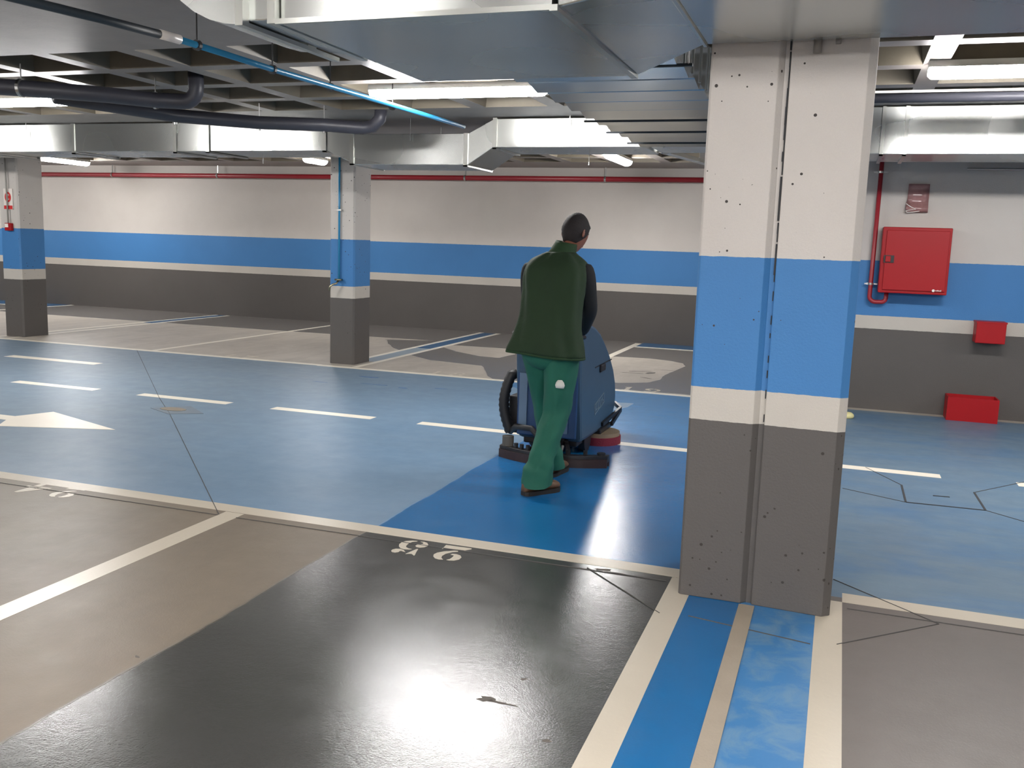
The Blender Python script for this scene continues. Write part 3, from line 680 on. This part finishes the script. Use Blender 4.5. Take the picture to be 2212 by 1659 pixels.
lamp(-17.5, 13.1, 0, 'lit tube lamp over the far bays beyond the left picture edge')
for x, l in ((-13, 'first lamp'), (-8.0, 'second lamp'), (-3.4, 'third lamp'), (-1.1, 'added fourth lamp'), (1.2, 'fifth lamp'), (3.5, 'added sixth lamp')): lamp(x, .2, 0, l+' from the left in the unseen row behind the camera')  # fourth and sixth lamps added to brighten the near pillar
for x, l in ((-8.0, 'leftmost lamp'), (-3.0, 'second lamp from the left'), (-.5, 'third lamp from the left'), (2, 'rightmost lamp')): lamp(x, -3.6, H, l+' of the unseen row added behind the camera to light the near pillar')  # whole row added to throw more light on the pillar front

# ------------------------------------------------------------------ floor scrubber
sc = thing('floor_scrubber', 'blue walk-behind floor scrubbing machine pushed by the cleaner', 'cleaning machine', (-1.94, 6.9, 0))
SX0, SX1 = -2.18, -1.69
def body_prism(poly, x0, x1, name, mat, bev=.02):
    return MB().prism(poly, x0, x1, 'x').build(name, mat, sc, bevel=bev)
tank = [(6.46, .12), (6.40, .40), (6.37, .62), (6.34, .86), (6.38, .95), (6.47, .99), (6.60, .985), (6.76, .95), (6.93, .89), (7.11, .79), (7.28, .68), (7.41, .57), (7.50, .45), (7.54, .32), (7.52, .22), (7.42, .13), (6.95, .11)]
body_prism(tank, SX0, SX1, 'water_tank', M_SCRUB, .03)
MB().box((SX0+.02, 6.37, .16), (SX1-.02, 6.40, .92)).build('rear_panel', M_SCRUBD, sc, bevel=.01)
MB().box((SX0+.04, 6.352, .24), (SX0+.10, 6.372, .62)).build('level_tube', simple('pale_tube', (96, 118, 142), .3), sc)
MB().box((SX1-.12, 6.352, .20), (SX1-.08, 6.372, .46)).build('level_tube', simple('pale_tube_b', (80, 104, 132), .3), sc)
MB().box((SX1-.13, 6.42, .975), (SX1-.02, 6.56, 1.02)).build('filler_cap', M_PALEP, sc, bevel=.012)
MB().bar((SX1+.001, 6.78, .640), (SX1+.001, 7.31, .648), .004, .008).build('lid_gap', M_BLACK, sc)
MB().box((SX1-.002, 6.92, .585), (SX1+.018, 7.06, .645)).build('lid_catch', M_BLACKP, sc, bevel=.01)
# pale badge: outlined plate with letter strokes, on the right side of the tank
m = MB(); yq0, yq1 = 6.84, 7.10
def sidebar(ya, za, yb, zb, t=.006): m.bar((SX1+.001, ya, za), (SX1+.001, yb, zb), t, .004, up=(1, 0, 0))
sidebar(6.83, .27, 6.81, .35); sidebar(6.81, .35, 7.10, .405); sidebar(7.10, .405, 7.12, .33); sidebar(7.12, .33, 6.83, .27)
for y0 in (6.85, 6.92, 6.99): sidebar(y0, .30, y0+.02, .355, .010); sidebar(y0, .30, y0+.045, .31, .008); sidebar(y0+.02, .355, y0+.055, .365, .008)
sidebar(7.06, .31, 7.05, .375, .010); sidebar(7.05, .345, 7.09, .35, .008)
m.build('badge', simple('pale_badge', (110, 128, 140), .5), sc)
# control head and handle bar
body_prism([(6.20, .90), (6.22, .99), (6.40, 1.01), (6.42, .90)], SX0+.06, SX1-.14, 'control_head', M_BLACKP, .015)
hb = MB().tube([(SX0+.04, 6.38, .93), (SX0+.03, 6.22, .92), (SX0+.06, 6.14, .92), (SX1+.03, 6.14, .92), (SX1+.06, 6.20, .92), (SX1-.02, 6.38, .93)], .014, 12).build('handle_bar', M_BLACKP, sc, smooth=True)
# hose hanging on the left
pts = [Vector((SX0-.02, 6.46, .60))]
for i in range(1, 25):
    t = i/24; pts.append(Vector((SX0-.05-.05*math.sin(t*PI), 6.44-.02*math.sin(t*PI), .60-.44*t)))
m = MB(); m.tube(pts, [.036+.005*(i % 2) for i in range(len(pts))], 14); m.build('suction_hose', M_BLACK, sc, smooth=True)
MB().box((SX0-.09, 6.50, .14), (SX0, 6.66, .42)).build('hose_bracket', M_BLACKP, sc, bevel=.01)
MB().box((SX0+.04, 6.48, .08), (SX1-.04, 7.45, .16)).build('chassis', M_BLACKP, sc, bevel=.01)
for x in (SX0+.05, SX1-.05):
    m = MB(); m.cyl((x-.025, 6.75, .10), (x+.025, 6.75, .10), .10, 24); m.build('wheel', M_BLACK, sc, smooth=True, auto=40)
# brush deck
deck = MB().box((SX0+.02, 6.98, .09), (SX1+.02, 7.36, .13)).build('brush_deck', M_BLACKP, sc, bevel=.01)
for x in (-1.735, -2.13):
    m = MB(); m.cyl((x, 7.14, .062), (x, 7.14, .092), .175, 32); b1 = m.build('brush_disc', M_BRUSHTOP, sc, smooth=True, auto=40)
    m = MB(); m.cyl((x, 7.14, .0), (x, 7.14, .062), .185, 32); m.build('brush_bristles', M_BRUSHRIM, sc, smooth=True, auto=40)
m = MB(); m.bar((SX1+.01, 7.05, .16), (SX1+.07, 7.42, .235), .022, .03); m.bar((SX1+.07, 7.42, .235), (SX1-.02, 7.58, .25), .022, .03); m.bar((SX1+.07, 7.42, .225), (SX1+.05, 7.2, .14), .022, .03)
m.build('bumper_bracket', M_BLACKP, sc)
# squeegee: bowed bar behind the machine
def arcx(y_off, n=16):
    out = []
    for i in range(n+1):
        t = -1+2*i/n; out.append((-1.855+.405*t, 6.17+.125*t*t+y_off))
    return out
m = MB(); m.prism(arcx(0)+arcx(.06)[::-1], .035, .085); m.build('squeegee_frame', M_BLACKP, sc, bevel=.004)
m = MB(); m.prism(arcx(-.012)+arcx(-.002)[::-1], .0, .06); m.prism(arcx(.06)+arcx(.068)[::-1], .0, .05); m.build('rubber_blade', simple('dark_brown_rubber', (52, 34, 32), .45), sc)
m = MB(); m.cyl((-2.20, 6.31, .07), (-2.20, 6.31, .155), .042, 20); m.build('corner_roller', simple('grey_roller', (84, 80, 74), .6), sc, smooth=True, auto=40)
m = MB(); m.cyl((-1.50, 6.31, .07), (-1.50, 6.31, .10), .03, 16); m.build('corner_roller', M_BLACK, sc, smooth=True, auto=40)
for x, y in ((-2.12, 6.26), (-2.07, 6.24), (-2.02, 6.23), (-1.72, 6.22), (-1.60, 6.25)):
    MB().cyl((x, y, .08), (x, y, .118), .016, 10).build('wing_nut', M_BLACK, sc)
m = MB(); m.bar((-1.86, 6.22, .10), (-1.86, 6.6, .14), .10, .05); m.bar((-2.0, 6.24, .09), (-1.9, 6.5, .13), .03, .03); m.bar((-1.72, 6.24, .09), (-1.82, 6.5, .13), .03, .03); m.build('squeegee_arm', M_BLACK, sc)
MB().cyl((-1.78, 6.27, .085), (-1.78, 6.30, .125), .01, 8).build('bolt', M_STEEL, sc)
m = MB(); m.tube([(-1.86, 6.24, .09), (-1.90, 6.20, .16), (-2.0, 6.24, .24), (-2.16, 6.36, .22), (SX0-.05, 6.44, .16)], .022, 12); m.build('squeegee_hose', M_BLACK, sc, smooth=True)

# ------------------------------------------------------------------ the cleaner
man = thing('person', 'cleaner seen from behind in dark green vest and green trousers, pushing the scrubber', 'person', (-1.69, 5.6, 0))
V = Vector
def skinned(name, verts, edges, radii, mat, parent, root=0, sub=2):
    me = bpy.data.meshes.new(name); me.from_pydata(verts, edges, [])
    o = bpy.data.objects.new(name, me); COL.objects.link(o); me.materials.append(mat)
    sk = o.modifiers.new('skin', 'SKIN'); sk.use_smooth_shade = True
    for i, r in enumerate(radii):
        d = me.skin_vertices[0].data[i]; d.radius = (r, r) if not isinstance(r, tuple) else r
    me.skin_vertices[0].data[root].use_root = True
    ss = o.modifiers.new('sub', 'SUBSURF'); ss.levels = sub; ss.render_levels = sub
    if parent: o.parent = parent; o.location = -parent.location
    return o
# joints
HIPC = (-1.69, 5.58, .93); SH_R, SH_L = (-1.515, 5.69, 1.395), (-1.87, 5.69, 1.39)
EL_R, EL_L = (-1.485, 5.76, 1.14), (-1.90, 5.78, 1.13)
HD_R, HD_L = (-1.715, 6.105, .945), (-2.08, 6.105, .945)
HD_R = (-1.60+.0, 6.08, .95)
HAND_R = (-1.665, 6.115, .94); WR_R = (-1.60, 6.02, .965); HAND_L = (-2.02, 6.115, .94); WR_L = (-1.97, 6.02, .96)
KN_R, KN_L = (-1.63, 5.60, .50), (-1.775, 5.80, .50)
AN_R, AN_L = (-1.70, 5.43, .12), (-1.745, 5.90, .12)
V_ = [HIPC, (-1.69, 5.60, 1.10), (-1.69, 5.66, 1.30), (-1.69, 5.69, 1.43), (-1.675, 5.72, 1.50), (-1.655, 5.755, 1.56),
      SH_R, EL_R, WR_R, SH_L, EL_L, WR_L, (-1.60, 5.58, .88), KN_R, AN_R, (-1.78, 5.60, .88), KN_L, AN_L,
      (-1.64, 5.52, .05), (-1.735, 6.0, .05)]
E_ = [(0, 1), (1, 2), (2, 3), (3, 4), (4, 5), (3, 6), (6, 7), (7, 8), (3, 9), (9, 10), (10, 11), (0, 12), (12, 13), (13, 14), (0, 15), (15, 16), (16, 17), (14, 18), (17, 19)]
R_ = [.11, .11, .12, .08, .055, .055, .05, .038, .028, .05, .038, .028, .08, .055, .04, .08, .055, .04, .03, .03]
# fingers: a palm then five chains each, closing round the bar
def hand(wi, wrist, hc, side):
    base = len(V_); w_ = V(wrist); h = V(hc)
    V_.append(tuple(w_.lerp(h, .55)+V((0, 0, .012)))); R_.append(.026); E_.append((wi, base))
    for k in range(4):
        off = (k-1.5)*.019*side; ln = (.9, 1, .95, .78)[k]
        a = h+V((off, -.03, .022)); b = h+V((off, .004, .030)); c = h+V((off, .028*ln, .012)); d = h+V((off, .020, -.014*ln))
        n = len(V_); V_.extend([tuple(a), tuple(b), tuple(c), tuple(d)]); R_.extend([.0105, .009, .0085, .007])
        E_.extend([(base, n), (n, n+1), (n+1, n+2), (n+2, n+3)])
    n = len(V_); V_.extend([tuple(h+V((-.040*side, -.045, .004))), tuple(h+V((-.050*side, -.020, -.016))), tuple(h+V((-.035*side, .006, -.024)))]); R_.extend([.012, .010, .008])
    E_.extend([(base, n), (n, n+1), (n+1, n+2)])
hand(8, WR_R, HAND_R, 1); hand(11, WR_L, HAND_L, -1)
skinned('body', V_, E_, R_, M_SKIN, man, 0, 2)

# head: shaped from rings, turned to the right and bowed
HC = V((-1.612, 5.785, 1.622)); yawh, pit = math.radians(-20), math.radians(-24)
MH = Matrix.Translation(HC) @ Matrix.Rotation(yawh, 4, 'Z') @ Matrix.Rotation(pit, 4, 'X')
def head_pt(u, v, scale=1.0, hair=False):
    # u around (0 = front +y), v from bottom (0) to top (1)
    th = v*PI; z_ = -math.cos(th); r = math.sin(th)
    x = math.sin(u)*r; y = math.cos(u)*r
    X = x*.077; Y = y*.098; Z = z_*.122
    if z_ < 0:
        k = -z_; X *= 1-.28*k; Y = Y*(1-.12*k) + (.012*k if y > 0 else .022*k)
        if y > 0: Y -= 0
    front = max(0, math.cos(u))
    if not hair:
        Y += .022*math.exp(-((u if u < PI else u-2*PI)/.13)**2)*math.exp(-((z_+.12)/.10)**2)      # nose
        Y += .006*math.exp(-((u if u < PI else u-2*PI)/.3)**2)*math.exp(-((z_+.45)/.06)**2)       # lips
        Y += .010*math.exp(-((u if u < PI else u-2*PI)/.35)**2)*math.exp(-((z_+.78)/.12)**2)      # chin
        for s in (-1, 1):
            uu = (u if u < PI else u-2*PI)
            Y -= .008*math.exp(-((uu-s*.34)/.16)**2)*math.exp(-((z_-.06)/.09)**2)                  # eye sockets
    return V((X*scale, Y*scale, Z*scale))
nu, nv = 40, 26
m = MB(); rings = [[tuple(MH @ head_pt(2*PI*i/nu, .03+.94*j/nv)) for i in range(nu)] for j in range(nv+1)]
m.loft(rings); m.build('head', M_SKIN, man, smooth=True)
m = MB()
rings = []
for j in range(nv+1):
    ring = []
    for i in range(nu):
        u = 2*PI*i/nu; uu = abs(u if u < PI else 2*PI-u)
        v0 = .57 if uu < .95 else (.57-.32*min(1, (uu-.95)/.9))
        if uu < .95: v0 = .66
        elif uu < 1.35: v0 = .66-(uu-.95)/.4*.22
        else: v0 = .44-.17*min(1, (uu-1.35)/.7)
        v = v0+(.97-v0)*j/nv
        k = 1.075 if j > 0 else .985
        k += .012*math.sin(i*7.3+j*3.1)*(j > 0)
        p_ = head_pt(u, v, k, True)
        if uu < .8 and j < 5: p_.y += .012
        ring.append(tuple(MH @ p_))
    rings.append(ring)
m.loft(rings); m.build('hair', M_HAIR, man, smooth=True)
for s in (-1, 1):
    m = MB(); rr = []
    for j, (dx, rx, rz) in enumerate(((.0, .012, .022), (.008, .014, .027), (.013, .013, .025), (.015, .007, .017))):
        rr.append([tuple(MH @ V((s*(.068+dx), -.006-.006*j+rx*math.cos(t*PI/6), -.008+rz*math.sin(t*PI/6)))) for t in range(12)])
    m.loft(rr); m.build('ear', M_SKIN, man, smooth=True)
    m = MB(); ec = V((s*.030, .079, .006)); m.loft([[tuple(MH @ (ec+V((.012*math.sin(a)*math.cos(t*PI/5), .010*math.cos(a), .007*math.sin(a)*math.sin(t*PI/5))))) for t in range(10)] for a in (.2, .6, 1.0, 1.4, 1.8)])
    m.build('eye', simple('eye_dark', (40, 28, 24), .2), man, smooth=True)
    MB().bar(tuple(MH @ V((s*.016, .0895, .026))), tuple(MH @ V((s*.046, .078, .028))), .006, .006).build('eyebrow', M_HAIR, man)
MB().bar(tuple(MH @ V((-.02, .092, -.054))), tuple(MH @ V((.02, .092, -.054))), .004, .005).build('mouth', simple('lips', (120, 66, 56), .5), man)

# vest: rings from hem to collar with pleats and a flared hem
def vest_rings():
    #    z    cx      cy     rx    ry   rotation
    K = [(.872, -1.705, 5.555, .238, .150, -.10), (.90, -1.702, 5.555, .232, .150, -.08), (.96, -1.700, 5.565, .218, .148, -.05), (1.03, -1.696, 5.58, .200, .145, 0),
         (1.10, -1.693, 5.60, .193, .142, 0), (1.18, -1.692, 5.625, .195, .142, 0), (1.26, -1.692, 5.645, .200, .144, 0), (1.33, -1.692, 5.66, .205, .142, 0),
         (1.39, -1.692, 5.675, .205, .132, 0), (1.425, -1.692, 5.685, .196, .118, 0), (1.455, -1.690, 5.695, .170, .100, 0), (1.48, -1.685, 5.705, .125, .085, 0), (1.50, -1.678, 5.715, .088, .078, 0)]
    out = []; n = 56
    for j, (z_, cx, cy, rx, ry, rot) in enumerate(K):
        ring = []
        for i in range(n):
            t = 2*PI*i/n; c_, s_ = math.cos(t), math.sin(t)
            e_ = .78; X = rx*math.copysign(abs(c_)**e_, c_); Y = ry*math.copysign(abs(s_)**e_, s_)
            low = max(0, (1.05-z_)/.18)
            wv = .010*math.sin(5*t+z_*9)*(.45+low)+.006*math.sin(9*t+7*z_)+.006*math.sin(z_*40+3*math.sin(t*3))
            k = 1+wv/.2
            zz = z_ - .016*(X/rx)*low*1.0
            ring.append((cx+X*k, cy+Y*k, zz))
        out.append(ring)
    return out
m = MB(); m.loft(vest_rings(), True, False)
o = m.build('vest', M_VEST, man, smooth=True); sb = o.modifiers.new('s', 'SUBSURF'); sb.levels = 1; sb.render_levels = 1; sd = o.modifiers.new('t', 'SOLIDIFY'); sd.thickness = .012
m = MB(); rr = []
for z_, k in ((1.485, 1.0), (1.515, .90), (1.545, .82), (1.562, .80)):
    ring = []
    for i in range(28):
        t = 2*PI*i/28; ring.append((-1.675+.088*k*math.cos(t)+.30*(z_-1.485), 5.718+.080*k*math.sin(t)+.35*(z_-1.485), z_+.012*math.cos(t+PI)))
    rr.append(ring)
m.loft(rr, True, False); o = m.build('collar', M_VESTD, man, smooth=True); o.modifiers.new('t', 'SOLIDIFY').thickness = .008
# hem seam band and back seam
rs = vest_rings(); m = MB()
m.loft([[(x*1, y, z_+.002) for x, y, z_ in rs[0]], [(x, y, z_-.012) for x, y, z_ in rs[0]]], True, False)
o = m.build('hem', M_VESTD, man, smooth=True); o.modifiers.new('t', 'SOLIDIFY').thickness = .014
# sleeves of the black shirt
def sleeve(sh, el, wr):
    sh, el, wr = V(sh), V(el), V(wr); P = [sh+V((0, 0, .045)), sh.lerp(el, .12), sh.lerp(el, .4), sh.lerp(el, .75), el, el.lerp(wr, .25), el.lerp(wr, .6), wr]
    rad = [.045, .066, .062, .053, .050, .048, .042, .036]
    m = MB(); m.tube(P, rad, 20, ref=(1, 0, 0)); o = m.build('sleeve', M_SHIRT, man, smooth=True); s_ = o.modifiers.new('s', 'SUBSURF'); s_.levels = 1; s_.render_levels = 1
sleeve(SH_R, EL_R, WR_R); sleeve(SH_L, EL_L, WR_L)
# trousers: seat and two legs with folds
def leg_rings(P, rad, n=28, ph=0):
    rings = []; P0 = [V(p_) for p_ in P]; P = []; rd_ = []
    for j in range(len(P0)-1):
        for q_ in (0, 1/3, 2/3): P.append(P0[j].lerp(P0[j+1], q_)); rd_.append(tuple(a+(b-a)*q_ for a, b in zip(rad[j], rad[j+1])))
    P.append(P0[-1]); rd_.append(rad[-1]); rad = rd_
    for j, p_ in enumerate(P):
        rx, ry = rad[j]; ring = []; z_ = p_.z; low = max(0, 1-z_/.42)
        for i in range(n):
            t = 2*PI*i/n
            f = 1+.045*math.sin(3*t+z_*9+ph)+.03*math.sin(6*t-z_*17+ph)+.085*low*math.sin(z_*75+2.2*math.sin(t+ph)+t)+.03*math.sin(z_*46+2*math.sin(2*t+ph))*(z_ < .62)
            ring.append((p_.x+rx*f*math.cos(t), p_.y+ry*f*math.sin(t), p_.z+.004*math.sin(2*t+z_*9)))
        rings.append(ring)
    return rings
def lerp3(a, b, t): return tuple(V(a).lerp(V(b), t))
HR, HL = (-1.612, 5.59, .90), (-1.772, 5.60, .90)
def leg_path(hip, kn, an, hem):
    return [tuple(V(hip)+V((0, 0, .06))), hip, lerp3(hip, kn, .3), lerp3(hip, kn, .55), lerp3(hip, kn, .8), kn, lerp3(kn, an, .2), lerp3(kn, an, .4), lerp3(kn, an, .6), lerp3(kn, an, .78), lerp3(kn, an, .9), hem]
m = MB()
radR = [(.10, .12), (.112, .13), (.108, .125), (.100, .115), (.094, .105), (.088, .10), (.086, .10), (.083, .10), (.080, .098), (.084, .10), (.092, .105), (.098, .11)]
radL = [(.10, .12), (.110, .13), (.100, .12), (.090, .11), (.082, .10), (.078, .095), (.076, .092), (.074, .09), (.074, .09), (.076, .09), (.080, .095), (.082, .098)]
m.loft(leg_rings(leg_path(HR, KN_R, AN_R, (-1.70, 5.435, .055)), radR, ph=.4), True, False)
m.loft(leg_rings(leg_path(HL, KN_L, AN_L, (-1.735, 5.915, .06)), radL, ph=2), True, False)
rings = []
for z_, rx, ry in ((.76, .06, .07), (.80, .15, .12), (.86, .19, .14), (.92, .195, .145), (.98, .185, .14), (1.02, .18, .138)):
    rings.append([(-1.692+rx*math.copysign(abs(math.cos(t))**.8, math.cos(t)), 5.59+ry*math.sin(t), z_) for t in [2*PI*i/32 for i in range(32)]])
m.loft(rings)
o = m.build('trousers', M_TROU, man, smooth=True); s_ = o.modifiers.new('s', 'SUBSURF'); s_.levels = 1; s_.render_levels = 1
# shoes
def shoe(cx, cy, yaw, lift=0):
    Mx = Matrix.Translation((cx, cy, 0)) @ Matrix.Rotation(yaw, 4, 'Z')
    sec = [(-.115, .020, .045), (-.10, .036, .075), (-.06, .042, .095), (0, .042, .098), (.05, .047, .075), (.10, .050, .060), (.14, .044, .050), (.165, .022, .036)]
    rr = []
    for y_, w_, h_ in sec:
        ring = []
        for i in range(14):
            t = 2*PI*i/14; ring.append(tuple(Mx @ V((w_*math.cos(t), y_, .018+h_/2+h_/2*math.sin(t)+lift))))
        rr.append(ring)
    MB().loft(rr).build('shoe', M_SHOE, man, smooth=True)
    outl = [(s*w_*1.08, y_) for s in (1,) for y_, w_, h_ in sec] + [(-w_*1.08, y_) for y_, w_, h_ in sec[::-1]]
    m = MB(); m.prism([(x, y) for x, y in outl], .0+lift, .026+lift); m.v = [tuple(Mx @ V(q_)) for q_ in m.v]; m.build('shoe_sole', M_SOLE, man)
shoe(-1.690, 5.44, -.6); shoe(-1.735, 5.97, -.1)
ts = MB().loft([[(-1.575+.028*s*math.cos(t*PI/5)+.004*math.sin(t*5), 5.452+.012*s*math.sin(t*PI/5), .675+.05*j) for t in range(10)] for j, s in ((0, .9), (.35, 1.1), (.7, .9), (1, .45))]).build('paper_tissue', M_TISSUE, None, True)
tag(ts, 'white paper tissue sticking out of the cleaner\'s back pocket', 'tissue')
